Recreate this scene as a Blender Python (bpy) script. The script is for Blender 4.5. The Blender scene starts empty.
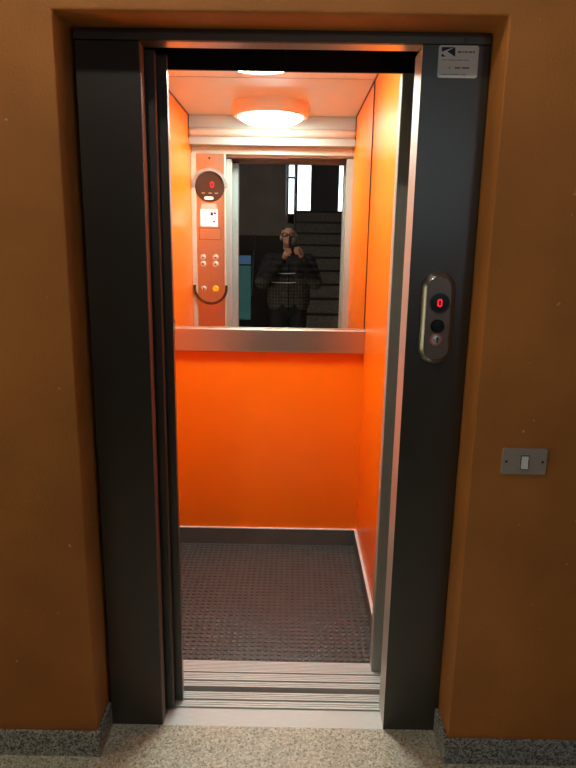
import bpy, bmesh, math, random
from mathutils import Vector, Matrix
random.seed(7)
PI = math.pi
C = bpy.context.scene.collection
LOC = {}                                   # world location of every parent (parents are never rotated)

# ------------------------------------------------------------------ materials
def nt(name):
    m = bpy.data.materials.new(name); m.use_nodes = True
    n = m.node_tree.nodes; b = n['Principled BSDF']
    return m, m.node_tree, n, b, m.node_tree.links

def mat(name, col, rough=.5, metal=0., spec=.5, noise=0., nscale=20., bump=0., bscale=60., coat=0., stretch=None, rvar=0.):
    m, t, n, b, L = nt(name)
    b.inputs['Base Color'].default_value = (*col, 1)
    b.inputs['Roughness'].default_value = rough
    b.inputs['Metallic'].default_value = metal
    b.inputs['Specular IOR Level'].default_value = spec
    b.inputs['Coat Weight'].default_value = coat; b.inputs['Coat Roughness'].default_value = .42
    tc = n.new('ShaderNodeTexCoord'); mp = n.new('ShaderNodeMapping')
    L.new(tc.outputs['Object'], mp.inputs['Vector'])
    if stretch: mp.inputs['Scale'].default_value = stretch
    if noise:
        x = n.new('ShaderNodeTexNoise'); x.inputs['Scale'].default_value = nscale; x.inputs['Detail'].default_value = 6
        L.new(mp.outputs[0], x.inputs['Vector'])
        r = n.new('ShaderNodeValToRGB')
        r.color_ramp.elements[0].position = .3; r.color_ramp.elements[1].position = .7
        r.color_ramp.elements[0].color = (*[c*(1-noise) for c in col], 1)
        r.color_ramp.elements[1].color = (*[min(1, c*(1+noise)) for c in col], 1)
        L.new(x.outputs['Fac'], r.inputs[0]); L.new(r.outputs[0], b.inputs['Base Color'])
        if rvar:
            q = n.new('ShaderNodeMapRange'); q.inputs['To Min'].default_value = rough-rvar; q.inputs['To Max'].default_value = rough+rvar
            L.new(x.outputs['Fac'], q.inputs['Value']); L.new(q.outputs[0], b.inputs['Roughness'])
    if bump:
        x = n.new('ShaderNodeTexNoise'); x.inputs['Scale'].default_value = bscale; x.inputs['Detail'].default_value = 5
        L.new(mp.outputs[0], x.inputs['Vector'])
        k = n.new('ShaderNodeBump'); k.inputs['Strength'].default_value = bump; k.inputs['Distance'].default_value = .01
        L.new(x.outputs['Fac'], k.inputs['Height']); L.new(k.outputs[0], b.inputs['Normal'])
    return m

def emit(name, col, s, base=(0, 0, 0)):
    m, t, n, b, L = nt(name)
    b.inputs['Base Color'].default_value = (*base, 1)
    b.inputs['Emission Color'].default_value = (*col, 1); b.inputs['Emission Strength'].default_value = s
    return m

def granite(name, cols, scale, rough=.35):
    m, t, n, b, L = nt(name)
    tc = n.new('ShaderNodeTexCoord')
    v = n.new('ShaderNodeTexVoronoi'); v.inputs['Scale'].default_value = scale
    L.new(tc.outputs['Object'], v.inputs['Vector'])
    sp = n.new('ShaderNodeSeparateColor'); L.new(v.outputs['Color'], sp.inputs[0])
    r = n.new('ShaderNodeValToRGB'); r.color_ramp.interpolation = 'CONSTANT'
    while len(r.color_ramp.elements) < len(cols): r.color_ramp.elements.new(.5)
    for e, (p, c) in zip(r.color_ramp.elements, cols): e.position = p; e.color = (*c, 1)
    L.new(sp.outputs[0], r.inputs[0])
    x = n.new('ShaderNodeTexNoise'); x.inputs['Scale'].default_value = 9; x.inputs['Detail'].default_value = 3
    L.new(tc.outputs['Object'], x.inputs['Vector'])
    q = n.new('ShaderNodeMapRange'); q.inputs['To Min'].default_value = .8; q.inputs['To Max'].default_value = 1.15
    L.new(x.outputs['Fac'], q.inputs['Value'])
    mx = n.new('ShaderNodeMix'); mx.data_type = 'RGBA'; mx.blend_type = 'MULTIPLY'; mx.inputs['Factor'].default_value = 1
    L.new(r.outputs[0], mx.inputs['A']); L.new(q.outputs[0], mx.inputs['B'])
    L.new(mx.outputs['Result'], b.inputs['Base Color'])
    b.inputs['Roughness'].default_value = rough
    return m

def plaster(name, col):
    m, t, n, b, L = nt(name)
    tc = n.new('ShaderNodeTexCoord')
    x = n.new('ShaderNodeTexNoise'); x.inputs['Scale'].default_value = 3.5; x.inputs['Detail'].default_value = 8
    L.new(tc.outputs['Object'], x.inputs['Vector'])
    r = n.new('ShaderNodeValToRGB'); r.color_ramp.elements[0].position = .3; r.color_ramp.elements[1].position = .72
    r.color_ramp.elements[0].color = (*[c*.82 for c in col], 1); r.color_ramp.elements[1].color = (*[c*1.15 for c in col], 1)
    L.new(x.outputs['Fac'], r.inputs[0])
    # scuffs: rare pale nicks
    y = n.new('ShaderNodeTexNoise'); y.inputs['Scale'].default_value = 38; y.inputs['Detail'].default_value = 2
    L.new(tc.outputs['Object'], y.inputs['Vector'])
    k = n.new('ShaderNodeValToRGB'); k.color_ramp.elements[0].position = .74; k.color_ramp.elements[1].position = .78
    L.new(y.outputs['Fac'], k.inputs[0])
    mx = n.new('ShaderNodeMix'); mx.data_type = 'RGBA'
    L.new(k.outputs[0], mx.inputs['Factor']); L.new(r.outputs[0], mx.inputs['A'])
    mx.inputs['B'].default_value = (.68, .46, .27, 1)
    L.new(mx.outputs['Result'], b.inputs['Base Color'])
    z = n.new('ShaderNodeTexNoise'); z.inputs['Scale'].default_value = 130; z.inputs['Detail'].default_value = 6
    L.new(tc.outputs['Object'], z.inputs['Vector'])
    bp = n.new('ShaderNodeBump'); bp.inputs['Strength'].default_value = .3; bp.inputs['Distance'].default_value = .006
    L.new(z.outputs['Fac'], bp.inputs['Height']); L.new(bp.outputs[0], b.inputs['Normal'])
    b.inputs['Roughness'].default_value = .62
    return m

def glass(name, col, gloss=.08):
    m, t, n, b, L = nt(name)
    tr = n.new('ShaderNodeBsdfTransparent'); tr.inputs['Color'].default_value = (*col, 1)
    gl = n.new('ShaderNodeBsdfGlossy'); gl.inputs['Roughness'].default_value = .02
    mx = n.new('ShaderNodeMixShader'); mx.inputs['Fac'].default_value = gloss
    L.new(tr.outputs[0], mx.inputs[1]); L.new(gl.outputs[0], mx.inputs[2])
    L.new(mx.outputs[0], n['Material Output'].inputs['Surface'])
    return m

M = dict(
    wall=plaster('ochre_plaster', (.52, .185, .034)),
    lobby=mat('lobby_paint', (.105, .092, .092), .75, noise=.12, nscale=4, bump=.15, bscale=90),
    lobby_grey=mat('grey_wall_paint', (.26, .245, .25), .75, noise=.1, nscale=4),
    lobby_dark=mat('unlit_passage_black', (.010, .009, .009), .5, noise=.2, nscale=6),  # near-black colour stands in for the lack of light in a passage
    ceil=mat('ceiling_paint', (.22, .22, .22), .8, noise=.05, nscale=5),
    floor=granite('terrazzo', [(0, (.54, .50, .39)), (.3, (.44, .41, .31)), (.52, (.68, .65, .53)), (.78, (.28, .255, .2)), (.9, (.52, .45, .33))], 175, .38),
    grey_granite=granite('grey_granite', [(0, (.34, .34, .33)), (.3, (.2, .2, .21)), (.55, (.48, .48, .46)), (.8, (.09, .09, .095))], 190, .35),
    dark=mat('dark_brown_enamel', (.027, .019, .013), .3, spec=.5, coat=.85, noise=.12, nscale=5, bump=.05, bscale=140),
    black=mat('black_paint', (.006, .006, .008), .35, noise=.2, nscale=8),
    stainless=mat('brushed_stainless', (.56, .55, .50), .46, .7, noise=.1, nscale=8, stretch=(40, 40, .6), rvar=.05),
    post=mat('satin_aluminium_post', (.38, .385, .33), .45, .2, noise=.14, nscale=8, stretch=(50, 50, .5)),
    alu=mat('ribbed_aluminium', (.70, .73, .71), .42, .15, noise=.10, nscale=10, stretch=(2.5, 60, 60)),
    alu_rail=mat('anodised_rail', (.66, .56, .48), .32, 1, noise=.05, nscale=10, stretch=(.8, 50, 50)),
    cream=mat('cream_metal', (.6, .57, .47), .4, .25, noise=.05, nscale=8, stretch=(.8, 40, 40)),
    chrome=mat('chrome', (.75, .74, .72), .12, 1, noise=.03, nscale=30),
    dkchrome=mat('dark_chrome', (.2, .19, .18), .2, 1, noise=.05, nscale=30),
    orange=mat('orange_laminate', (.95, .19, .003), .3, spec=.35, noise=.025, nscale=4, rvar=.02),
    cab_ceil=mat('pale_ceiling_panel', (.78, .66, .5), .32, spec=.5, noise=.03, nscale=4),
    rubber=mat('brown_rubber', (.066, .070, .066), .32, spec=.6, noise=.15, nscale=14),
    skirt=mat('skirting_dark', (.10, .10, .09), .4, noise=.12, nscale=10),
    mirror=mat('mirror_silver', (.82, .84, .84), 0., 1),
    glassblk=mat('smoked_display', (.05, .022, .014), .12, noise=.1, nscale=20),
    inkblk=mat('black_plastic', (.008, .008, .008), .25, noise=.1, nscale=20),
    bronze=mat('brushed_bronze', (.2, .15, .13), .38, .6, noise=.1, nscale=10, stretch=(40, 40, 1)),
    cop=mat('satin_copper_plate', (.66, .47, .33), .3, 1, noise=.06, nscale=8, stretch=(40, 40, 1)),
    white=mat('white_plastic', (.8, .8, .78), .4, noise=.02, nscale=10),
    paper=mat('sticker_paper', (.84, .88, .92), .45, noise=.03, nscale=30),
    pink=mat('pink_paper', (.75, .38, .3), .6, noise=.03, nscale=30),
    navy=mat('navy_ink', (.012, .014, .06), .5, noise=.05, nscale=30),
    grey=mat('grey_ink', (.25, .26, .28), .6, noise=.05, nscale=30),
    tan=mat('tan_ink', (.5, .3, .16), .5, noise=.05, nscale=30),
    yellow=mat('yellow_plastic', (.85, .5, .02), .35, noise=.05, nscale=30),
    swplate=mat('anodised_plate', (.5, .42, .37), .42, .35, noise=.06, nscale=10, stretch=(1, 40, 40)),
    red=emit('red_led', (1, .012, .03), 1.8),
    keypink=mat('key_ring_pink', (.5, .16, .17), .35, noise=.05, nscale=30),  # even pink colour of the lock ring, no emission
    keysteel=mat('key_steel', (.7, .7, .68), .3, .7, noise=.05, nscale=30),
    lamp=emit('lamp_diffuser', (.80, 1, .94), 76., (.8, .8, .8)),
    lamprim=mat('lamp_ring', (.85, .62, .42), .4, noise=.03, nscale=10),
    hall=emit('hall_globe', (1, .93, .83), 320., (.8, .8, .8)),
    pane=glass('window_pane', (.95, .97, .97)),
    warmpane=glass('straw_tinted_pane', (.95, .86, .66)),  # pane of the added left window, tinted to warm its light
    teal=glass('teal_glass', (.075, .135, .125)),
    fascia=mat('grey_green_fascia', (.44, .46, .41), .4, .2, noise=.05, nscale=8, stretch=(.8, 40, 40)),
    bezel=mat('satin_bezel', (.38, .37, .35), .35, .5, noise=.05, nscale=20),
    blueglass=glass('blue_film', (.10, .15, .19)),
    whiter=mat('white_rocker', (.9, .92, .95), .3, noise=.02, nscale=10),
    rimmetal=mat('satin_rim', (.34, .31, .28), .3, .9, noise=.05, nscale=20),
    edge=mat('lighter_brown_metal', (.2, .135, .12), .4, .4, noise=.15, nscale=8, stretch=(40, 40, .8)),  # brown metal lighter than the door enamel, for the narrow edge strips
    header=mat('tarnished_steel', (.11, .10, .09), .42, .6, noise=.08, nscale=6, stretch=(.8, 40, 40)),
    galv=mat('galvanised_lining', (.5, .54, .5), .4, .6, noise=.08, nscale=8, stretch=(40, 40, .8)),
    frame=mat('window_frame_paint', (.02, .02, .022), .5, noise=.1, nscale=10),
    stone=mat('stair_stone', (.2, .2, .185), .45, noise=.3, nscale=30),
    skin=mat('skin', (.52, .3, .22), .5, noise=.08, nscale=25),
    hair=mat('cropped_hair', (.06, .05, .045), .8, noise=.3, nscale=120, bump=.5, bscale=200),
    trousers=mat('black_cotton', (.006, .006, .008), .9, noise=.2, nscale=60, bump=.2, bscale=90),
    shoe=mat('black_leather', (.01, .01, .01), .4, noise=.2, nscale=40),
    silver=mat('reflective_piping', (.75, .75, .75), .35, .6, noise=.05, nscale=40),
    leaf=mat('foliage_green', (.1, .2, .04), .6, noise=.4, nscale=12),
    bark=mat('bark', (.1, .07, .05), .8, noise=.3, nscale=20),
    blue=mat('pale_blue_plastic', (.45, .7, .9), .4, noise=.1, nscale=20),
    shaft=mat('shaft_concrete', (.04, .04, .04), .9, noise=.2, nscale=5),
)
def plaid():
    m, t, n, b, L = nt('plaid_jacket')
    tc = n.new('ShaderNodeTexCoord'); sx = n.new('ShaderNodeSeparateXYZ'); L.new(tc.outputs['Object'], sx.inputs[0])
    def stripe(o, f):
        a = n.new('ShaderNodeMath'); a.operation = 'MULTIPLY'; a.inputs[1].default_value = f; L.new(o, a.inputs[0])
        s = n.new('ShaderNodeMath'); s.operation = 'SINE'; L.new(a.outputs[0], s.inputs[0])
        g = n.new('ShaderNodeMath'); g.operation = 'GREATER_THAN'; g.inputs[1].default_value = .3; L.new(s.outputs[0], g.inputs[0])
        return g.outputs[0]
    ad = n.new('ShaderNodeMath'); ad.operation = 'ADD'; L.new(stripe(sx.outputs['X'], 210), ad.inputs[0]); L.new(stripe(sx.outputs['Z'], 190), ad.inputs[1])
    r = n.new('ShaderNodeValToRGB'); r.color_ramp.elements[0].color = (.022, .021, .02, 1); r.color_ramp.elements[1].color = (.085, .082, .076, 1)
    h = n.new('ShaderNodeMath'); h.operation = 'MULTIPLY'; h.inputs[1].default_value = .5; L.new(ad.outputs[0], h.inputs[0]); L.new(h.outputs[0], r.inputs[0])
    g = n.new('ShaderNodeMath'); g.operation = 'GREATER_THAN'; g.inputs[1].default_value = 1.22; L.new(sx.outputs['Z'], g.inputs[0])
    mx = n.new('ShaderNodeMix'); mx.data_type = 'RGBA'; L.new(g.outputs[0], mx.inputs['Factor']); L.new(r.outputs[0], mx.inputs['A'])
    mx.inputs['B'].default_value = (.008, .008, .011, 1); L.new(mx.outputs['Result'], b.inputs['Base Color'])
    b.inputs['Roughness'].default_value = .75
    # soft horizontal quilting
    w = n.new('ShaderNodeTexWave'); w.bands_direction = 'Z'; w.inputs['Scale'].default_value = 5; L.new(tc.outputs['Object'], w.inputs['Vector'])
    k = n.new('ShaderNodeBump'); k.inputs['Strength'].default_value = .5; k.inputs['Distance'].default_value = .02
    L.new(w.outputs['Fac'], k.inputs['Height']); L.new(k.outputs[0], b.inputs['Normal'])
    return m
M['jacket'] = plaid()

# ------------------------------------------------------------------ mesh helpers
def bm_(): return bmesh.new()
def box(b, x0, x1, y0, y1, z0, z1, bev=0.):
    t = bmesh.new()
    vs = [t.verts.new((x, y, z)) for x in (x0, x1) for y in (y0, y1) for z in (z0, z1)]
    for f in ((0, 1, 3, 2), (4, 6, 7, 5), (0, 4, 5, 1), (2, 3, 7, 6), (0, 2, 6, 4), (1, 5, 7, 3)): t.faces.new([vs[i] for i in f])
    bmesh.ops.recalc_face_normals(t, faces=t.faces)
    if bev: bmesh.ops.bevel(t, geom=t.edges[:], offset=bev, segments=2, profile=.5, affect='EDGES')
    join(b, t); return b
def join(b, t):
    me = bpy.data.meshes.new('tmp'); t.to_mesh(me); t.free(); b.from_mesh(me); bpy.data.meshes.remove(me)
def prism(b, pts, axis, a0, a1, bev=0.):
    """polygon pts (u,v) extruded along axis 0=x (u=y,v=z), 1=y (u=x,v=z), 2=z (u=x,v=y)"""
    def P(u, v, w): return ((w, u, v), (u, w, v), (u, v, w))[axis]
    t = bmesh.new()
    A = [t.verts.new(P(u, v, a0)) for u, v in pts]; B = [t.verts.new(P(u, v, a1)) for u, v in pts]
    t.faces.new(A); t.faces.new(B[::-1])
    for i in range(len(pts)): j = (i+1) % len(pts); t.faces.new((A[i], B[i], B[j], A[j]))
    bmesh.ops.recalc_face_normals(t, faces=t.faces)
    if bev: bmesh.ops.bevel(t, geom=t.edges[:], offset=bev, segments=2, profile=.5, affect='EDGES')
    join(b, t); return b
def lathe(b, c, prof, axis=2, seg=40, sy=1.):
    """profile (r,h) spun about an axis through c; h runs along axis (2=z, 1=y)"""
    t = bmesh.new(); rings = []
    for r, h in prof:
        if r < 1e-6:
            p = (0, 0, h) if axis == 2 else (0, h, 0) if axis == 1 else (h, 0, 0)
            rings.append([t.verts.new(Vector(c)+Vector(p))])
        else:
            R = []
            for i in range(seg):
                a = 2*PI*i/seg; u, v = r*math.cos(a), r*math.sin(a)*sy
                p = (u, v, h) if axis == 2 else (u, h, v) if axis == 1 else (h, u, v)
                R.append(t.verts.new(Vector(c)+Vector(p)))
            rings.append(R)
    for A, B in zip(rings, rings[1:]):
        for i in range(seg):
            j = (i+1) % seg
            f = [A[i % len(A)], A[j % len(A)], B[j % len(B)], B[i % len(B)]]
            g = list(dict.fromkeys(f))
            if len(g) >= 3: t.faces.new(g)
    if len(rings[0]) > 1: t.faces.new(rings[0])
    if len(rings[-1]) > 1: t.faces.new(rings[-1])
    bmesh.ops.recalc_face_normals(t, faces=t.faces)
    join(b, t); return b
def arc_tube(b, c, R, a0, a1, w, y0, y1, n=28):
    """flat half ring in the xz plane: radius R, radial width w, from y0 to y1"""
    t = bmesh.new(); rows = []
    for i in range(n+1):
        a = a0+(a1-a0)*i/n; ca, sa = math.cos(a), math.sin(a)
        rows.append([t.verts.new((c[0]+r*ca, y, c[1]+r*sa)) for r, y in ((R, y0), (R, y1), (R-w, y1), (R-w, y0))])
    for A, B in zip(rows, rows[1:]):
        for k in range(4): t.faces.new((A[k], A[(k+1) % 4], B[(k+1) % 4], B[k]))
    t.faces.new(rows[0]); t.faces.new(rows[-1][::-1])
    bmesh.ops.recalc_face_normals(t, faces=t.faces); join(b, t); return b
def tube(b, pts, r, seg=10):
    for p, q in zip(pts, pts[1:]): capsule(b, p, q, r, r, seg)
    return b
def capsule(b, p, q, r0, r1, seg=14, ends=5):
    p, q = Vector(p), Vector(q); d = q-p; L = d.length or 1e-5
    rot = d.to_track_quat('Z', 'Y').to_matrix()
    prof = []
    for i in range(ends+1):
        a = -PI/2+PI/2*i/ends; prof.append((r0*math.cos(a), r0*math.sin(a)))
    for i in range(ends+1):
        a = PI/2*i/ends; prof.append((r1*math.cos(a), L+r1*math.sin(a)))
    t = bmesh.new(); lathe(t, (0, 0, 0), prof, 2, seg)
    bmesh.ops.transform(t, matrix=Matrix.Translation(p) @ rot.to_4x4(), verts=t.verts)
    join(b, t); return b
def ell(b, c, r, rot=(0, 0, 0), seg=24):
    t = bmesh.new(); bmesh.ops.create_uvsphere(t, u_segments=seg, v_segments=seg//2+2, radius=1)
    from mathutils import Euler
    bmesh.ops.transform(t, matrix=Matrix.Translation(c) @ Euler(rot).to_matrix().to_4x4() @ Matrix.Diagonal((*r, 1)), verts=t.verts)
    join(b, t); return b

def obj(name, b, m, parent=None, smooth=False, origin=None):
    me = bpy.data.meshes.new(name)
    o = bpy.data.objects.new(name, me); C.objects.link(o)
    if parent is not None:
        base = LOC[parent.name]; o.parent = parent
        LOC[o.name] = base
    else:
        base = Vector(origin or (0, 0, 0)); o.location = base; LOC[o.name] = base
    bmesh.ops.translate(b, vec=-base, verts=b.verts)
    b.to_mesh(me); b.free()
    me.materials.append(M[m] if isinstance(m, str) else m)
    if smooth:
        for p in me.polygons: p.use_smooth = True
        if smooth != 'all':
            me.set_sharp_from_angle(angle=math.radians(35))
    return o
def remesh(o, vox, it=4):
    """one continuous skin over the joined volumes"""
    r = o.modifiers.new('r', 'REMESH'); r.mode = 'VOXEL'; r.voxel_size = vox; r.use_smooth_shade = True
    s = o.modifiers.new('s', 'SMOOTH'); s.iterations = it; s.factor = .5
    dg = bpy.context.evaluated_depsgraph_get()
    me = bpy.data.meshes.new_from_object(o.evaluated_get(dg)); o.modifiers.clear()
    old = o.data; ms = list(old.materials); o.data = me
    if not me.materials:
        for x in ms: me.materials.append(x)
    for p in me.polygons: p.use_smooth = True
    bpy.data.meshes.remove(old)
    return o
def thing(name, label, cat, loc=(0, 0, 0), group=None):
    o = bpy.data.objects.new(name, None); C.objects.link(o); o.location = loc; o.empty_display_size = .05
    LOC[o.name] = Vector(loc); return tag(o, label, cat, group)
def tag(o, label, cat=None, group=None):
    o['label'] = label
    if cat: o['category'] = cat
    if group: o['group'] = group
    return o
def struct(name, b, m, label=None, parent=None, smooth=False):
    o = obj(name, b, m, parent, smooth)
    if parent is None: o['kind'] = 'structure'
    if label: o['label'] = label
    return o

# ------------------------------------------------------------------ the setting: lobby shell
YW, YJ = 1.60, 1.722            # face of the lobby wall, face of the landing frame
NX0, NX1, NZ = -.576, .498, 2.076
JX0, JX1 = -.567, .495  # niche in the wall
LW = (.60, 1.25, .25, 1.9)             # unseen window added in the left wall to light the ochre wall (y0,y1,z0,z1)
WL, WR, WH = -2.3, 2.3, 3.25    # lobby extents
YB, YB2 = -3.2, -5.0            # back wall, far wall of the stairwell
b = bm_()
prism(b, [(WL-.12, 0), (NX0, 0), (NX0, NZ), (NX1, NZ), (NX1, 0), (WR+.12, 0), (WR+.12, WH), (WL-.12, WH)], 1, YW, YW+.168, .006)
struct('wall_front', b, 'wall', 'ochre plaster wall with a recess around the lift entrance', smooth=True)
b = bm_()
for (ya, yb, za, zb) in ((YB-.12, LW[0], 0, WH), (LW[1], YW, 0, WH), (LW[0], LW[1], 0, LW[2]), (LW[0], LW[1], LW[3], WH)): box(b, WL-.12, WL, ya, yb, za, zb)
struct('wall_left', b, 'lobby')
struct('wall_right', box(bm_(), WR, WR+.12, YB2-.12, YW, 0, WH), 'lobby')
b = bm_(); box(b, WL-.12, WR+.12, YB2-.12, YW+.168, WH, WH+.12)
struct('ceiling', b, 'ceil')
# floor tiles of terrazzo with hairline joints
b = bm_()
xs = [WL-.12, -1.88, -1.28, -.68, -.08, .52, 1.12, 1.72, WR+.12]
ys = [YB2-.12, -4.4, -3.75, -3.1, -2.45, -1.8, -1.15, -.5, .15, .8, 1.20, 1.722]
for i in range(len(xs)-1):
    for j in range(len(ys)-1):
        box(b, xs[i]+.0008, xs[i+1]-.0008, ys[j]+.0008, ys[j+1]-(.0008 if j < len(ys)-2 else 0), -.0024, 0)
struct('floor', b, 'floor', 'speckled beige terrazzo floor in front of the lift')
struct('trim_floor_bed', box(bm_(), WL-.12, WR+.12, YB2-.12, 1.722, -.08, -.0025), 'floor')
# granite skirting, turning into the niche
for nm, pts, lab in (
    ('baseboard_left', [(WL, YW), (WL, YW-.012), (NX0+.012, YW-.012), (NX0+.012, YJ-.002), (NX0, YJ-.002), (NX0, YW)], 'grey granite skirting left of the lift'),
    ('baseboard_right', [(WR, YW), (WR, YW-.012), (NX1-.012, YW-.012), (NX1-.012, YJ-.002), (NX1, YJ-.002), (NX1, YW)], 'grey granite skirting right of the lift')):
    b = bm_(); prism(b, pts, 2, 0, .085, .0015); struct(nm, b, 'grey_granite', lab)

# back of the lobby (seen in the mirror)
def wall_with_holes(b, x0, x1, y0, y1, z0, z1, holes):
    """holes (hx0,hx1,hz0,hz1), sorted in x, not overlapping"""
    x = x0
    for hx0, hx1, hz0, hz1 in holes:
        box(b, x, hx0, y0, y1, z0, z1)
        if hz0 > z0: box(b, hx0, hx1, y0, y1, z0, hz0)
        if hz1 < z1: box(b, hx0, hx1, y0, y1, hz1, z1)
        x = hx1
    box(b, x, x1, y0, y1, z0, z1)
    return b
SX = -.12                          # left side of the stairwell
b = bm_(); wall_with_holes(b, WL-.12, SX, YB-.12, YB, 0, WH, [(-1.42, -.56, 0, 1.42)])
struct('wall_back', b, 'lobby_grey')
struct('wall_stairwell', box(bm_(), SX-.12, SX, YB2-.12, YB-.12, 0, WH), 'lobby')
b = bm_(); box(b, WL, -1.42, YB, YB+.02, 0, 1.65); box(b, -.56, SX, YB, YB+.02, 0, 1.65); box(b, -1.42, -.56, YB, YB+.02, 1.42, 1.65)  # dark sheets in place of an unlit opening, kept black by their colour
struct('trim_dark_lower', b, 'lobby_dark', 'near-black lower back wall of the lobby, standing in for an unlit passage')
WIN = [(-.10, .015, 2.03, 2.98), (.05, .30, 2.03, 2.98), (.755, 1.05, 2.03, 2.98), (1.36, 2.22, 1.35, 3.1)]
b = bm_(); wall_with_holes(b, SX-.12, WR, YB2-.12, YB2, 0, WH, WIN)
struct('wall_far', b, 'lobby')
for i, (x0, x1, z0, z1) in enumerate(WIN, 1):
    w = struct('window_%d' % i, box(bm_(), x0, x1, YB2-.075, YB2-.069, z0, z1), 'pane', 'bright stairwell window seen in the mirror')
    f = bm_(); t = .012
    box(f, x0, x0+t, YB2-.09, YB2-.05, z0, z1); box(f, x1-t, x1, YB2-.09, YB2-.05, z0, z1)
    box(f, x0+t, x1-t, YB2-.09, YB2-.05, z0, z0+t); box(f, x0+t, x1-t, YB2-.09, YB2-.05, z1-t, z1)
    if i == 1: box(f, x0+t, x1-t, YB2-.09, YB2-.05, 2.62, 2.65)
    obj('window_frame', f, 'frame', w)
w = struct('window_5', box(bm_(), WL-.07, WL-.064, LW[0], LW[1], LW[2], LW[3]), 'warmpane', 'unseen side window added to rake light across the ochre wall')  # added only for its daylight on the left of the front wall
f = bm_(); t = .03
box(f, WL-.09, WL-.05, LW[0], LW[0]+t, LW[2], LW[3]); box(f, WL-.09, WL-.05, LW[1]-t, LW[1], LW[2], LW[3])
box(f, WL-.09, WL-.05, LW[0]+t, LW[1]-t, LW[2], LW[2]+t); box(f, WL-.09, WL-.05, LW[0]+t, LW[1]-t, LW[3]-t, LW[3])
obj('window_frame', f, 'frame', w)
# glazed entrance door in the back wall
d = thing('entrance_door', 'dark framed entrance door with teal glass, reflected beside the person', 'door', (-.99, YB-.06, 0))
f = bm_(); t = .07
box(f, -1.4195, -1.345, YB-.08, YB-.04, .001, 1.4195); box(f, -.615, -.5605, YB-.08, YB-.04, .001, 1.4195)
box(f, -1.345, -.615, YB-.08, YB-.04, .005, .42, .003); box(f, -1.345, -.615, YB-.08, YB-.04, 1.36, 1.4195)
obj('door_frame', f, 'frame', d)
obj('glass_pane', box(bm_(), -1.345, -.615, YB-.064, YB-.058, .42, 1.215), 'teal', d)
tag(obj('glass_pane', box(bm_(), -1.345, -.615, YB-.064, YB-.058, 1.235, 1.36), 'blueglass', d), 'pale blue pane standing in for a small blue spot on the glass')  # tinted strip of glass in place of a blue spot on the door
obj('glazing_bar', box(bm_(), -1.345, -.615, YB-.075, YB-.045, 1.215, 1.235), 'frame', d)
hb = bm_(); tube(hb, [(-.59, YB-.04, .80), (-.59, YB+.07, .80), (-.545, YB+.07, 1.66), (-.575, YB-.04, 1.39)], .012, 10)
obj('pull_handle', hb, 'chrome', d, True)

# stairs going up behind the photographer
b = bm_(); n = 12; y0 = -1.0; run = .275; rise = 2.03/n
pts = [(y0, 0)]
for i in range(n):
    pts += [(y0-run*i, rise*(i+1)), (y0-run*(i+1), rise*(i+1))] if i < n-1 else [(y0-run*i, rise*n), (YB2+.003, rise*n)]
pts += [(YB2+.003, rise*n-.2), (y0-run*(n-1), rise*n-.2), (y0-.35, 0)]
prism(b, pts, 0, .04, 1.5)
st = obj('staircase', b, 'stone', None, origin=(.77, -1, 0)); tag(st, 'dim grey stone staircase rising behind the photographer, seen in the mirror', 'stairs')
nb = bm_()
for i in range(n): box(nb, .04, 1.5, y0-run*i-.03, y0-run*i+.014, rise*(i+1)-.014, rise*(i+1)+.016, .003)
obj('stair_nosing', nb, 'frame', st)
for x, y, lab in ((-.085, -2.9, 'tall chrome pole beside the stairs, left one of the two in the mirror'),
                  (.015, -2.9, 'tall chrome pole beside the stairs, right one of the two in the mirror')):
    p = thing('railing_pole', lab, 'pole', (x, y, 0), 'chrome poles beside the stairs')
    q = bm_(); lathe(q, (x, y, 0), [(.009, .01), (.009, WH-.01)], 2, 14); obj('tube', q, 'chrome', p, True)
    q = bm_(); lathe(q, (x, y, 0), [(.03, 0), (.03, .008), (.012, .014)], 2, 18); obj('foot_flange', q, 'chrome', p, True)

# hall lamp on the lobby ceiling
HL = (-.46, .60, 2.97)
h = thing('hall_lamp', 'small round globe lamp hanging from the lobby ceiling before the lift', 'lamp', (HL[0], HL[1], WH))
q = bm_(); lathe(q, (HL[0], HL[1], WH), [(0, 0), (.07, 0), (.07, -.02), (.035, -.032), (0, -.034)], 2, 32); obj('lamp_base', q, 'white', h, True)
q = bm_(); capsule(q, (HL[0], HL[1], WH-.03), (HL[0], HL[1], HL[2]+.05), .006, .006, 10); lathe(q, (HL[0], HL[1], HL[2]+.04), [(.012, .03), (.03, .01), (.03, 0)], 2, 20); obj('stem', q, 'chrome', h, True)
q = bm_(); ell(q, HL, (.05, .05, .05)); obj('globe', q, 'hall', h, True)

# lift shaft enclosing the car
S0, S1 = -.80, .56
b = bm_()
box(b, S0-.1, S0, 1.768, 3.3, -.3, 2.9); box(b, S1, S1+.1, 1.768, 3.3, -.3, 2.9); box(b, S0-.1, S1+.1, 3.2, 3.3, -.3, 2.9)
box(b, S0, S1, 1.768, 3.2, 2.8, 2.9); box(b, S0, S1, 1.768, 3.2, -.4, -.3)
box(b, S0, NX0-.0, 1.768, 1.775, -.3, 2.9); box(b, NX1, S1, 1.768, 1.775, -.3, 2.9); box(b, NX0, NX1, 1.768, 1.775, 2.116, 2.9); box(b, S0, S1, 1.73, 1.775, -.3, -.032)
struct('wall_shaft', b, 'shaft')

# ------------------------------------------------------------------ landing entrance
JL, JR = -.402, .322
df = thing('lift_door_frame', 'dark brown metal lift door frame set in the ochre wall recess', 'door frame', ((JL+JR)/2, YJ, 0))
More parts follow.
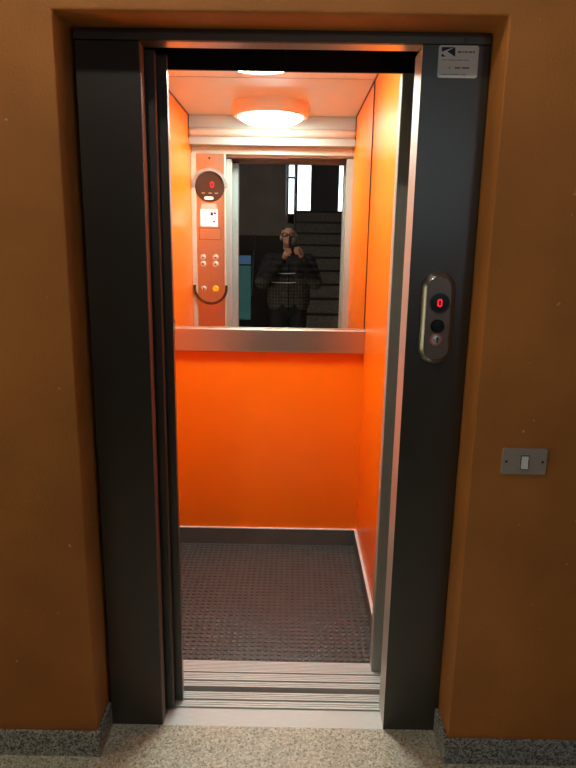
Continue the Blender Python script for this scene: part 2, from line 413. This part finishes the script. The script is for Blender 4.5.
# left jamb: face plus return, as a bent sheet
b = bm_(); prism(b, [(JX0, YJ), (JL, YJ), (JL, YJ+.045), (JL-.02, YJ+.045), (JL-.02, YJ+.02), (JX0, YJ+.02)], 2, 0, 2.046, .0015)
jl_ = obj('jamb', b, 'dark', df)
tag(obj('edge_trim', box(bm_(), JL+.0003, JL+.0018, YJ+.001, YJ+.044, .002, 2.044), 'edge', jl_), 'lighter brown metal edge')
b = bm_(); prism(b, [(JR, YJ), (JX1, YJ), (JX1, YJ+.02), (JR+.004, YJ+.02), (JR+.004, YJ+.02)], 2, 0, 2.046)
obj('jamb', b, 'dark', df)
b = bm_(); box(b, JR, JR+.018, YJ+.0005, YJ+.1, .002, 2.044, .001); 
tag(obj('jamb_return', b, 'stainless', df), 'polished steel return on the closing side')
b = bm_(); prism(b, [(YJ-.004, 2.0475), (YJ+.010, 2.0475), (YJ+.010, 2.115), (YJ+.002, 2.115), (YJ+.002, 2.066), (YJ-.004, 2.066)], 0, JX0, JX1, .001)
tag(obj('header', b, 'header', df), 'narrow metal lintel strip')
b = bm_(); box(b, JX0, JX1, YJ+.0105, YJ+.062, 2.0475, 2.115, .001)
tag(obj('header_soffit', b, 'alu_rail', df), 'polished underside of the lintel')
b = bm_(); box(b, .425, .438, YJ-.008, YJ-.004, 2.05, 2.066, .001); obj('header_clip', b, 'dark', df)

ld = thing('landing_door', 'dark sliding landing door leaves pushed back at the left of the opening', 'door', (-.46, 1.82, 0))
for (x1, ya, yb) in ((-.379, 1.788, 1.815), (-.353, 1.828, 1.852)):
    b = bm_(); box(b, x1-.30 if x1 < -.36 else x1-.33, x1, ya, yb, .006, 2.045, .002)
    lf = obj('door_leaf', b, 'dark', ld)
    if x1 < -.36: tag(obj('edge_trim', box(bm_(), x1+.0002, x1+.0012, ya+.002, yb-.002, .01, 2.04), 'edge', lf), 'lighter brown metal edge')
    tag(obj('inner_lining', box(bm_(), x1-.29, x1-.003, yb+.0003, yb+.002, .01, 2.04), 'galv', lf), 'galvanised inner face')
sill = thing('landing_sill', 'ribbed aluminium landing sill across the lift threshold', 'sill', (-.1, 1.8, 0))
def sill_strip(name, y0, y1, parent, ribs, x0=-.70, x1=.50, z=0.):
    """one plate, its upper face cut with fine ribs"""
    b = bm_(); pts = [(y0, z-.03), (y0, z)]
    w = (y1-y0)/max(ribs, 1)
    for i in range(ribs):
        a = y0+w*i
        if i: pts += [(a-.0014, z), (a-.0010, z-.0035), (a+.0010, z-.0035), (a+.0014, z)]
    pts += [(y1, z), (y1, z-.03)]
    prism(b, pts, 0, x0, x1); return obj(name, b, 'alu', parent)
sill_strip('sill_plate', YJ, 1.799, sill, 1, x0=NX0+.002, x1=NX1-.002)
sill_strip('sill_plate', 1.808, 1.837, sill, 3)
sill_strip('sill_plate', 1.846, 1.880, sill, 4)
b = bm_(); box(b, -.70, .50, 1.724, 1.884, -.028-.006, -.0285); obj('sill_channel', b, 'black', sill)

# ------------------------------------------------------------------ lift car
CX0, CX1, CR, CZ = -.620, .356, 2.99, 2.268
car = thing('lift_car', 'orange laminate lift car interior with pale ceiling and studded brown floor', 'lift car', (-.13, 2.5, 0))
tag(obj('side_panel', box(bm_(), CX0-.02, CX0, 2.05, CR+.03, 0, CZ+.02), 'orange', car), 'left orange wall panel')
tag(obj('side_panel', box(bm_(), CX1, CX1+.02, 2.05, CR+.03, 0, CZ+.02), 'orange', car), 'right orange wall panel')
tag(obj('rear_panel', box(bm_(), CX0, CX1, CR, CR+.02, 0, 1.09), 'orange', car), 'lower rear orange panel')
obj('rear_backing', box(bm_(), CX0, CX1, CR+.008, CR+.03, 1.09, CZ+.02), 'black', car)
tag(obj('ceiling_panel', box(bm_(), CX0+.004, CX1-.004, 2.06, CR-.001, CZ, CZ+.02), 'cab_ceil', car), 'pale glossy ceiling panel')
obj('ceiling_joint', box(bm_(), CX0, CX1, 2.06, CR, CZ+.021, CZ+.03), 'black', car)
# dark gaps where the panels meet
for (x0, x1, y0, y1, z0, z1) in ((CX1-.005, CX1, 2.152, CR-.01, CZ-.005, CZ-.0005), (CX0, CX0+.005, 2.152, CR-.01, CZ-.005, CZ-.0005), (CX1-.004, CX1, 2.155, 2.16, 2.14, CZ-.006), (CX0, CX0+.004, 2.155, 2.16, 2.14, CZ-.006)):
    obj('panel_joint', box(bm_(), x0, x1, y0, y1, z0, z1), 'black', car)
# studded rubber mat
b = bm_(); box(b, CX0, CX1, 2.048, CR, -.03, 0)
pit = .0262; r = .0104
t = bmesh.new(); j = 0; y = 2.062
while y < CR-.012:
    x = CX0+.016
    while x < CX1-.01:
        rings = []
        for rr, hh in ((r, 0), (r*.9, .0038), (r*.55, .0046)):
            rings.append([t.verts.new((x+rr*math.cos(2*PI*k/8), y+rr*math.sin(2*PI*k/8), hh)) for k in range(8)])
        for A, B in zip(rings, rings[1:]):
            for k in range(8): t.faces.new((A[k], A[(k+1) % 8], B[(k+1) % 8], B[k]))
        t.faces.new(rings[-1]); x += pit
    j += 1; y += pit*.98
join(b, t)
tag(obj('floor_mat', b, 'rubber', car), 'brown studded rubber floor')
# skirting with bright top bead
for (x0, x1, y0, y1) in ((CX0, CX1, CR-.010, CR), (CX1-.010, CX1, 2.06, CR-.010), (CX0, CX0+.010, 2.06, CR-.010)):
    s_ = obj('skirting', box(bm_(), x0, x1, y0, y1, .001, .086), 'skirt', car)
    obj('skirting_bead', box(bm_(), x0-(.002 if x0 > 0 else 0), x1, y0-(.002 if x0 < 0 and x1 > 0 else 0), y1, .086, .092, .001), 'alu', s_)
# aluminium band under the mirror
b = bm_(); prism(b, [(CR-.001, 1.030), (CR-.026, 1.030), (CR-.030, 1.034), (CR-.030, 1.138), (CR-.026, 1.142), (CR-.001, 1.142)], 0, CX0+.001, CX1-.001)
tag(obj('rail_band', b, 'alu_rail', car), 'aluminium band across the rear wall')
# car sill
sill_strip('sill_plate', 1.908, 1.933, car, 3); sill_strip('sill_plate', 1.942, 1.977, car, 4); sill_strip('sill_plate', 1.985, 2.046, car, 8)
obj('sill_channel', box(bm_(), -.70, .50, 1.906, 2.046, -.036, -.0305), 'black', car)
# front returns, header and bullnose
b = bm_(); prism(b, [(CX0, 2.085), (-.413, 2.085), (-.413, 2.05), (-.421, 2.05), (-.421, 2.073), (CX0, 2.073)], 2, 0, 2.063, .001)
tag(obj('front_return', b, 'cream', car), 'pale metal front return carrying the control panel')
b = bm_(); prism(b, [(.318, 2.0), (.40, 2.0), (.40, 2.05), (.318, 2.05)], 2, .0, 2.049, .0015)
tag(obj('door_post', b, 'post', car), 'grey satin metal closing post')
b = bm_(); box(b, CX0+.001, CX1-.001, 2.06, 2.15, 2.105, CZ-.001, .002)
tag(obj('header_band', box(bm_(), CX0+.001, CX1-.001, 2.052, 2.064, 2.064, 2.1045, .001), 'cream', car), 'pale band under the header')
tag(obj('door_header', b, 'fascia', car), 'pale metal header above the car doorway')
b = bm_(); capsule(b, (CX0+.02, 2.158, 2.172), (CX1-.02, 2.158, 2.172), .024, .024, 20)
tag(obj('bullnose_bar', b, 'cream', car, True), 'rounded bar along the header')
# car door leaves, slid to the left, and their hanger covers
cd = thing('car_door', 'bright edged sliding car door leaves stacked behind the dark landing door', 'door', (-.5, 1.96, 0))
for (x1, ya, yb) in ((-.400, 1.928, 1.948), (-.384, 1.972, 1.992)):
    b = bm_(); box(b, x1-.235, x1, ya, yb, .006, 2.046, .002); obj('door_leaf', b, 'stainless', cd)
hc = thing('door_hanger_cover', 'black hanger cover strip above the lift car doorway', 'cover', (-.1, 1.98, 2.05))
for (x0, x1, ya, yb, z0) in ((CX0+.004, -.032, 1.997, 2.007, 2.048), (-.036, .40, 2.012, 2.022, 2.051)):
    b = bm_(); box(b, x0, x1, ya, yb, z0, 2.22, .001); f = obj('cover_plate', b, 'black', hc)
    b = bm_(); box(b, x0, x1, yb+.0005, yb+.006, z0+.002, 2.20); obj('cover_backing', b, 'cream', hc)

# rear mirror, whole width above the band
mi = thing('rear_mirror', 'wide rear mirror reflecting the doorway, lamp, control panel and photographer', 'mirror', (-.13, CR, 1.142))
obj('mirror_glass', box(bm_(), CX0+.001, CX1-.001, CR-.002, CR+.004, 1.1425, CZ-.001), 'mirror', mi)
b = bm_(); box(b, CX0+.001, CX1-.001, CR-.006, CR-.0022, 1.1425, 1.147, .001); obj('mirror_edge', b, 'alu_rail', mi)

for x0, x1 in ((CX1-.005, CX1-.001), (CX0+.001, CX0+.005)): obj('edge_joint', box(bm_(), x0, x1, CR-.006, CR-.0022, 1.1475, CZ-.002), 'black', mi)
# ceiling lamp
LC = (-.131, 2.435)
lm = thing('ceiling_lamp', 'round glowing lamp on the lift ceiling, seen through the mirror', 'lamp', (LC[0], LC[1], CZ))
b = bm_(); lathe(b, (*LC, CZ), [(.205, 0), (.208, -.012), (.204, -.050), (.196, -.064), (.176, -.066), (.174, -.055), (.17, -.02)], 2, 64)
obj('lamp_ring', b, 'lamprim', lm, True)
b = bm_(); pr = [(.175*math.cos(a), -.056-.050*math.sin(a)) for a in [PI/2*i/10 for i in range(11)]]
pr[-1] = (0, pr[-1][1]); lathe(b, (*LC, CZ), pr, 2, 64); obj('diffuser', b, 'lamp', lm, True)

# ------------------------------------------------------------------ seven-segment zero
def zero(b, cx, cz, w, h, t, y0, y1):
    for s in (-1, 1):
        x = cx+s*(w/2-t/2)
        box(b, x-t/2, x+t/2, y0, y1, cz+.0006, cz+h/2-t*.8); box(b, x-t/2, x+t/2, y0, y1, cz-h/2+t*.8, cz-.0006)
        z = cz+s*(h/2-t/2); box(b, cx-w/2+t*.8, cx+w/2-t*.8, y0, y1, z-t/2, z+t/2)
    return b

# car control panel on the front return (faces the mirror)
YP = 2.0865
PSH = -.010
_base = {o.name for o in C.objects}
cp = thing('control_panel', 'copper toned car control panel with buttons, seen reversed in the mirror', 'control panel', (-.5, YP, 1.0))
b = bm_(); box(b, -.578, -.411, YP, YP+.012, .95, 2.060, .001); fp = obj('faceplate', b, 'cop', cp)
for x0, x1 in ((-.609, -.579), (-.410, -.4035)):
    b = bm_(); box(b, x0, x1, YP, YP+.016, .95, 2.062, .002); obj('edge_stile', b, 'cream', cp)
Yf = YP+.012
dc = (-.497, 1.872)
b = bm_(); lathe(b, (dc[0], Yf, dc[1]), [(0, 0), (.089, 0), (.087, .006), (0, .007)], 1, 48)
dsp = obj('display', b, 'glassblk', cp, True)
b = bm_(); zero(b, -.482, 1.884, .024, .036, .007, Yf+.007, Yf+.009); tag(obj('digit', b, 'red', dsp), 'red figure 0')
for x in (-.535, -.494, -.456): obj('display_mark', box(bm_(), x-.010, x+.010, Yf+.0072, Yf+.0085, 1.832, 1.838), 'tan', dsp)
b = bm_(); prism(b, [(-.502+.028*math.copysign(abs(math.cos(a))**.6, math.cos(a)), 1.806+.010*math.copysign(abs(math.sin(a))**.6, math.sin(a))) for a in [2*PI*i/20 for i in range(20)]], 1, Yf+.0065, Yf+.009)
tag(obj('display_label', b, 'white', dsp), 'small white rounded label')
b = bm_(); arc_tube(b, dc, .106, -.05, PI+.05, .017, Yf, Yf+.016, 32); obj('display_bezel', b, 'bezel', cp)
b = bm_(); lathe(b, (-.497, Yf, 2.035), [(.006, 0), (.006, .003), (0, .004)], 1, 14); obj('screw', b, 'dkchrome', cp, True)
b = bm_(); box(b, -.556, -.450, Yf, Yf+.0012, 1.640, 1.742); nt_ = obj('notice_card', b, 'paper', cp)
for q_ in ((-.494, -.478, 1.705, 1.724), (-.474, -.460, 1.712, 1.724), (-.480, -.466, 1.664, 1.674)):
    obj('printed_mark', box(bm_(), q_[0], q_[1], Yf+.0013, Yf+.0018, q_[2], q_[3]), 'navy', nt_)
b = bm_(); box(b, -.550, -.458, Yf, Yf+.001, 1.744, 1.776); obj('pink_tag', b, 'pink', cp)
b = bm_()
for (x0, x1, z0, z1) in ((-.564, -.430, 1.628, 1.630), (-.564, -.430, 1.562, 1.564), (-.564, -.562, 1.564, 1.628), (-.432, -.430, 1.564, 1.628)): box(b, x0, x1, Yf, Yf+.0006, z0, z1)
obj('engraved_outline', b, 'dkchrome', cp)
for x in (-.543, -.467):
    for z in (1.455, 1.415):
        b = bm_(); lathe(b, (x, Yf, z), [(.0185, 0), (.0185, .006), (.015, .008), (.013, .007), (.012, .010), (0, .011)], 1, 24); bt = obj('floor_button', b, 'keysteel', cp, True)
        b = bm_(); lathe(b, (x, Yf+.0105, z), [(.005, 0), (.005, .0012), (0, .0014)], 1, 12); obj('button_dot', b, 'dkchrome', bt, True)
b = bm_(); lathe(b, (-.541, Yf, 1.264), [(.018, 0), (.018, .007), (.012, .011), (0, .012)], 1, 24); ks = obj('key_switch', b, 'keysteel', cp, True)
b = bm_(); box(b, -.5435, -.5385, Yf+.0118, Yf+.0126, 1.255, 1.273); obj('key_slot', b, 'black', ks)
b = bm_(); lathe(b, (-.466, Yf, 1.264), [(.02, 0), (.02, .008), (.014, .011), (.008, .009), (0, .009)], 1, 24); tag(obj('alarm_button', b, 'yellow', cp, True), 'yellow alarm button')
b = bm_(); arc_tube(b, (-.497, 1.272), .106, PI-.15, 2*PI+.15, .015, Yf, Yf+.016, 32); obj('lower_bezel', b, 'dkchrome', cp)

for o in list(C.objects):
    if o.name not in _base and o.parent is None: o.location.x += PSH

# ------------------------------------------------------------------ landing call panel
Yc = YJ-.0006
call = thing('call_panel', 'pill shaped metal call panel with red 0 on the right jamb', 'call panel', (.402, Yc, 1.225))
def pill(cx, z0, z1, r, n=16):
    return [(cx+r*math.cos(PI*i/n), z1-r+r*math.sin(PI*i/n)) for i in range(n+1)]+[(cx+r*math.cos(PI+PI*i/n), z0+r+r*math.sin(PI+PI*i/n)) for i in range(n+1)]
def loft(b, loops):
    t = bmesh.new(); R = [[t.verts.new((x, y, z)) for x, z in pts] for y, pts in loops]
    for A, B in zip(R, R[1:]):
        for i in range(len(A)): j = (i+1) % len(A); t.faces.new((A[i], A[j], B[j], B[i]))
    t.faces.new(R[0]); t.faces.new(R[-1]); bmesh.ops.recalc_face_normals(t, faces=t.faces); join(b, t); return b
pc = .4025
b = bm_(); loft(b, [(Yc, pill(pc, 1.224, 1.480, .0455)), (Yc-.008, pill(pc, 1.224, 1.480, .0455)), (Yc-.011, pill(pc, 1.2255, 1.4785, .044)), (Yc-.0195, pill(pc, 1.2345, 1.4695, .035)), (Yc-.0205, pill(pc, 1.236, 1.468, .0335)), (Yc-.0185, pill(pc, 1.237, 1.467, .0325))])
tag(obj('rim', b, 'rimmetal', call, True), 'bevelled chrome rim')
b = bm_(); loft(b, [(Yc-.0183, pill(pc, 1.2375, 1.4665, .032)), (Yc-.0198, pill(pc, 1.238, 1.466, .0315))]); obj('faceplate', b, 'bronze', call)
def disc(name, cx, cz, prof, m, parent, y=Yc-.0198, seg=32):
    b = bm_(); lathe(b, (cx, y, cz), [(r, -h) for r, h in prof], 1, seg); return obj(name, b, m, parent, True)
dd = disc('display', .405, 1.396, [(.0255, 0), (.0255, .002), (0, .0022)], 'inkblk', call)
b = bm_(); arc_tube(b, (.405, 1.396), .0285, 0, 2*PI, .003, Yc-.0225, Yc-.0198, 40); obj('display_ring', b, 'dkchrome', dd)
b = bm_(); zero(b, .405, 1.396, .0125, .021, .0030, Yc-.0236, Yc-.0221); tag(obj('digit', b, 'red', dd), 'glowing red figure 0')
disc('call_button', .403, 1.332, [(.019, 0), (.019, .003), (.016, .004), (.015, .002), (0, .0025)], 'inkblk', call)
k = disc('key_lock', .402, 1.294, [(.0175, 0), (.0175, .002), (.0155, .003), (0, .003)], 'keypink', call)
disc('lock_barrel', .402, 1.294, [(.0125, 0), (.0125, .0045), (.011, .0055), (0, .0055)], 'keysteel', k)
b = bm_(); lathe(b, (.404, Yc-.0256, 1.298), [(.0036, 0), (.0036, -.0006), (0, -.0007)], 1, 16); box(b, .4022, .4058, Yc-.0262, Yc-.0255, 1.285, 1.298); obj('keyhole', b, 'black', k)

# service sticker on the right jamb
stq = thing('service_sticker', 'white service sticker with navy emblem at top of right jamb', 'sticker', (.4135, YJ, 1.97))
ys_ = YJ-.0006
def rr(x0, x1, z0, z1, r, n=5):
    o = []
    for cx, cz, a0 in ((x1-r, z1-r, 0), (x0+r, z1-r, PI/2), (x0+r, z0+r, PI), (x1-r, z0+r, 1.5*PI)):
        o += [(cx+r*math.cos(a0+PI/2*i/n), cz+r*math.sin(a0+PI/2*i/n)) for i in range(n+1)]
    return o
b = bm_(); prism(b, rr(.3625, .4645, 1.9695, 2.0455, .006), 1, ys_-.0006, YJ); sp = obj('paper', b, 'paper', stq)
yy0, yy1 = ys_-.0011, ys_-.0006
b = bm_()   # emblem: navy block cut by a pale chevron stroke
prism(b, [(.370, 2.041), (.404, 2.041), (.389, 2.037), (.370, 2.030)], 1, yy0, yy1)
prism(b, [(.404, 2.041), (.405, 2.019), (.384, 2.031), (.394, 2.0365)], 1, yy0, yy1)
prism(b, [(.370, 2.026), (.370, 2.019), (.381, 2.019)], 1, yy0, yy1)
tag(obj('emblem', b, 'navy', sp), 'navy emblem with a pale chevron')
b = bm_()   # lines of print too small to read
def dashes(x0, x1, z, h, gaps):
    x = x0
    for w, g in gaps:
        if x+w > x1: break
        box(b, x, x+w, yy0, yy1, z, z+h); x += w+g
dashes(.411, .458, 2.028, .0045, [(.010, .003), (.004, .002), (.006, .003), (.008, .002), (.005, .002)])
dashes(.373, .450, 2.0105, .0014, [(.012, .002), (.02, .002), (.016, .002), (.014, .002)])
dashes(.391, .455, 1.991, .004, [(.003, .012), (.014, .004), (.019, .003)])
dashes(.373, .450, 1.9765, .0013, [(.02, .002), (.025, .002), (.014, .002)])
obj('print', b, 'grey', sp)

# light switch right of the lift
sw = thing('light_switch', 'metal light switch plate with one white rocker on the ochre wall', 'switch', (.641, YW, .945))
b = bm_(); prism(b, rr(.579, .7005, .943, 1.0165, .004), 1, YW-.007, YW+.0005, .0012); pl = obj('plate', b, 'swplate', sw)
b = bm_(); box(b, .6285, .6515, YW-.0082, YW-.007, .958, .998, .0004); obj('rocker_seat', b, 'dkchrome', pl)
b = bm_(); prism(b, [(YW-.0075, .961), (YW-.0135, .961), (YW-.010, .979), (YW-.0112, .9955), (YW-.0075, .9955)], 0, .631, .649, .0004); obj('rocker', b, 'whiter', sw)
for x in (.5905, .689):
    b = bm_(); lathe(b, (x, YW-.007, .9795), [(.0032, 0), (.0032, -.001), (0, -.0012)], 1, 14); obj('screw', b, 'dkchrome', sw, True)

# ------------------------------------------------------------------ the photographer (seen in the mirror)
PX, PY = -.035, -.34
b = bm_()
hd = Vector((PX-.01, PY+.02, 1.615))
ell(b, hd+Vector((0, -.02, .025)), (.076, .095, .092)); ell(b, hd+Vector((0, .025, -.04)), (.058, .066, .075)); ell(b, hd+Vector((0, .05, -.095)), (.03, .03, .024))
capsule(b, hd+Vector((0, .088, .005)), hd+Vector((0, .104, -.032)), .009, .014); ell(b, hd+Vector((0, .083, -.068)), (.026, .014, .010))
for s in (-1, 1): ell(b, hd+Vector((s*.078, -.01, -.01)), (.010, .022, .034)); ell(b, hd+Vector((s*.032, .072, .012)), (.02, .014, .012))
capsule(b, (PX, PY-.01, 1.40), hd+Vector((0, -.015, -.05)), .062, .055)
capsule(b, (PX, PY, .98), (PX, PY, 1.06), .13, .13); capsule(b, (PX-.07, PY, 1.1), (PX-.06, PY, 1.30), .10, .12); capsule(b, (PX+.07, PY, 1.1), (PX+.06, PY, 1.30), .10, .12)
capsule(b, (PX-.17, PY, 1.375), (PX+.17, PY, 1.375), .062, .062)
ARM = {}
for s in (-1, 1):
    sh, el_, wr = Vector((PX+s*.185, PY, 1.37)), Vector((PX+s*.262, PY+.14, 1.17)), Vector((s*.088, -.075, 1.415) if s > 0 else (-.088, -.07, 1.40))
    ARM[s] = (sh, el_, wr)
    capsule(b, sh, el_, .052, .042); capsule(b, el_, wr, .042, .027)
    hp, kn, an = Vector((PX+s*.09, PY, .93)), Vector((PX+s*.10, PY+.02, .50)), Vector((PX+s*.11, PY-.02, .09))
    capsule(b, hp, kn, .088, .056); capsule(b, kn, an, .054, .036); capsule(b, an+Vector((0, -.03, -.045)), an+Vector((0, .14, -.055)), .035, .028)
    pm = Vector((s*.066, -.045, 1.468)) if s > 0 else Vector((-.060, -.04, 1.452))
    capsule(b, wr, pm, .025, .030); ell(b, pm, (.020, .034, .04))
    # four fingers of different lengths wrapping the back of the phone, thumb on the screen side
    for i, (dz, ln) in enumerate(((.040, .020), (.020, .027), (.001, .024), (-.017, .014))):
        if s > 0: k0, k1, k2 = pm+Vector((-.004, .012, dz)), Vector((.054, .0025, pm.z+dz+.002)), Vector((.040-ln, -.0005, pm.z+dz-.003))
        else:     k0, k1, k2 = pm+Vector((.004, .010, dz)), Vector((-.053, .0025, pm.z+dz+.003)), Vector((-.040+ln*.9, -.0005, pm.z+dz+.002))
        capsule(b, k0, k1, .0095, .009, 10); capsule(b, k1, k2, .009, .0075, 10)
    th0, th1, th2 = pm+Vector((-s*.004, -.02, -.012)), pm+Vector((-s*.014, -.018, .020)), pm+Vector((-s*.036, .004, .040))
    capsule(b, th0, th1, .013, .011, 10); capsule(b, th1, Vector((th2.x, -.030, th2.z)), .0105, .0085, 10)
person = obj('person', b, 'skin', None, origin=(PX, PY, 0)); remesh(person, .0042, 3)
tag(person, 'person in dark jacket photographing with a phone, reflected in the mirror', 'person')
# hair, a cap of short cropped hair
b = bm_(); t = bmesh.new(); bmesh.ops.create_uvsphere(t, u_segments=28, v_segments=18, radius=1)
bmesh.ops.transform(t, matrix=Matrix.Translation(hd+Vector((0, -.024, .03))) @ Matrix.Diagonal((.081, .098, .095, 1)), verts=t.verts)
dead = [v for v in t.verts if (v.co.z-hd.z) < .045-(hd.y+.03-v.co.y)*.55]
bmesh.ops.delete(t, geom=dead, context='VERTS'); join(b, t)
obj('hair', b, 'hair', person, 'all')
# glasses
b = bm_()
for s in (-1, 1):
    cx = hd.x+s*.034; cy = hd.y+.098; cz = hd.z+.012
    loop = [(cx+.026*math.cos(a), cy-abs(s*.034+.026*math.cos(a))*.25, cz+.019*math.sin(a)) for a in [2*PI*i/16 for i in range(17)]]
    tube(b, loop, .0032, 6); tube(b, [(hd.x+s*.058, cy-.018, cz+.004), (hd.x+s*.081, hd.y-.01, cz+.006)], .003, 6)
tube(b, [(hd.x-.009, hd.y+.098, hd.z+.014), (hd.x+.009, hd.y+.098, hd.z+.014)], .003, 6)
gl_ = obj('glasses', b, 'inkblk', person, True)
# jacket: one padded shell with sleeves, collar and hem
b = bm_()
capsule(b, (PX-.085, PY-.005, .97), (PX-.075, PY, 1.28), .135, .138); capsule(b, (PX+.085, PY-.005, .97), (PX+.075, PY, 1.28), .135, .138)
capsule(b, (PX, PY, .97), (PX, PY, 1.28), .145, .142); capsule(b, (PX-.15, PY, 1.36), (PX+.15, PY, 1.36), .085, .085); capsule(b, (PX, PY-.02, 1.38), (PX, PY-.012, 1.44), .095, .082)
for s in (-1, 1):
    sh, el_, wr = ARM[s]
    m1 = sh.lerp(el_, .5); d_ = (wr-el_)
    capsule(b, sh, m1, .086, .082); capsule(b, m1, el_, .082, .074); capsule(b, el_, el_+d_*.5, .074, .062); capsule(b, el_+d_*.5, el_+d_*.94, .062, .042)
jk = obj('jacket', b, 'jacket', person); remesh(jk, .008, 3)
tag(jk, 'dark jacket with grey checked lower half')
jk.data.materials.clear(); jk.data.materials.append(M['jacket'])
# reflective piping across the sleeve and chest, and the zip
def on_front(z, x0, x1, dy):
    out = []
    for i in range(13):
        x = x0+(x1-x0)*i/12; out.append((x, PY+.14-((x-PX)/.22)**2*.06+dy, z+((i/12-.5)**2)*.02))
    return out
for z_, xa, xb in ((1.255, PX-.19, PX+.06), (1.165, PX-.22, PX+.07)):
    tag(obj('piping', tube(bm_(), on_front(z_, xa, xb, .012), .0042, 6), 'silver', jk, True), 'pale reflective piping')
b = bm_(); tube(b, [(PX, PY+.145, 1.38), (PX, PY+.148, 1.2), (PX, PY+.14, .9)], .004, 6); obj('zip', b, 'inkblk', jk, True)
# trousers and shoes
b = bm_(); capsule(b, (PX-.03, PY, .93), (PX+.03, PY, .93), .135, .135)
for s in (-1, 1):
    hp, kn, an = Vector((PX+s*.09, PY, .92)), Vector((PX+s*.10, PY+.02, .50)), Vector((PX+s*.11, PY-.02, .10))
    capsule(b, hp, kn, .105, .080); capsule(b, kn, an, .080, .070)
tr = obj('trousers', b, 'trousers', person); remesh(tr, .009, 3); tr.data.materials.clear(); tr.data.materials.append(M['trousers'])
for s in (-1, 1):
    b = bm_(); a = Vector((PX+s*.11, PY-.02, 0))
    ell(b, a+Vector((0, -.03, .05)), (.044, .06, .05)); ell(b, a+Vector((s*.006, .09, .04)), (.048, .10, .036)); box(b, a.x-.04, a.x+.044, a.y-.085, a.y+.17, .0, .022)
    so = obj('shoe', b, 'shoe', person); remesh(so, .007, 4); so.data.materials.clear(); so.data.materials.append(M['shoe'])
person.data.materials.clear(); person.data.materials.append(M['skin'])
# the phone in both hands; its lens looks out at the lift
ph = thing('phone', 'dark phone held up in front of the person\'s face in the mirror', 'phone', (0, -.0175, 1.455))
b = bm_(); prism(b, rr(-.039, .039, 1.455, 1.612, .010), 1, -.0215, -.0125, .002); obj('phone_body', b, 'inkblk', ph)
b = bm_(); prism(b, rr(-.035, .035, 1.460, 1.607, .008), 1, -.0222, -.0214); obj('screen', b, 'glassblk', ph)
b = bm_(); prism(b, rr(-.014, .014, 1.53, 1.60, .010), 1, -.0126, -.0095); lb = obj('lens_bump', b, 'inkblk', ph)
b = bm_(); lathe(b, (0, -.0094, 1.585), [(.009, 0), (.009, .0012), (.007, .0016), (0, .0008)], 1, 20); obj('lens', b, 'dkchrome', lb, True)

# ------------------------------------------------------------------ daylight
w = bpy.data.worlds.new('sky'); bpy.context.scene.world = w; w.use_nodes = True
bg = w.node_tree.nodes['Background']; bg.inputs['Color'].default_value = (.82, .93, 1, 1); bg.inputs['Strength'].default_value = 4.6
for (x0, x1, z0, z1) in WIN:
    L = bpy.data.lights.new('sky_portal', 'AREA'); L.shape = 'RECTANGLE'; L.size = x1-x0; L.size_y = z1-z0; L.cycles.is_portal = True
    o = bpy.data.objects.new('sky_portal', L); C.objects.link(o); o.location = ((x0+x1)/2, YB2-.1, (z0+z1)/2); o.rotation_euler = (PI/2, 0, 0)
L = bpy.data.lights.new('sky_portal', 'AREA'); L.shape = 'RECTANGLE'; L.size = .75; L.size_y = .95; L.cycles.is_portal = True
o = bpy.data.objects.new('sky_portal', L); C.objects.link(o); o.location = (-.98, YB-.1, .89); o.rotation_euler = (PI/2, 0, 0)

L = bpy.data.lights.new('sky_portal', 'AREA'); L.shape = 'RECTANGLE'; L.size = LW[3]-LW[2]; L.size_y = LW[1]-LW[0]; L.cycles.is_portal = True  # portal of the added left window
o = bpy.data.objects.new('sky_portal', L); C.objects.link(o); o.location = (WL-.1, (LW[0]+LW[1])/2, (LW[2]+LW[3])/2); o.rotation_euler = (0, -PI/2, 0)
# ------------------------------------------------------------------ camera
F = 616.6
D = Vector((5, 141, F)).normalized(); U = -Vector((-43, -2695, F)).normalized()
U = (U-D*U.dot(D)).normalized(); X = U.cross(D)
if X.x < 0: X = -X
right = Vector((X.x, D.x, U.x)); up = Vector((X.y, D.y, U.y)); fwd = Vector((X.z, D.z, U.z))
cam = bpy.data.cameras.new('camera'); co = bpy.data.objects.new('camera', cam); C.objects.link(co)
cam.sensor_fit = 'VERTICAL'; cam.sensor_height = 36; cam.sensor_width = 27; cam.lens = F/768*36; cam.clip_start = .02; cam.clip_end = 60
m = Matrix.Identity(4)
for i in range(3): m[i][0] = right[i]; m[i][1] = up[i]; m[i][2] = -fwd[i]
m[0][3], m[1][3], m[2][3] = 0, 0, 1.55
co.matrix_world = m
sc = bpy.context.scene; sc.camera = co
sc.view_settings.view_transform = 'Standard'; sc.view_settings.look = 'None'; sc.view_settings.gamma = 1; sc.view_settings.use_curve_mapping = False
sc.view_settings.exposure = 0.
sc.cycles.use_denoising = True
sc.cycles.max_bounces = 14; sc.cycles.glossy_bounces = 8; sc.cycles.diffuse_bounces = 6; sc.cycles.transparent_max_bounces = 12
sc.cycles.sample_clamp_indirect = 8; sc.cycles.blur_glossy = .5
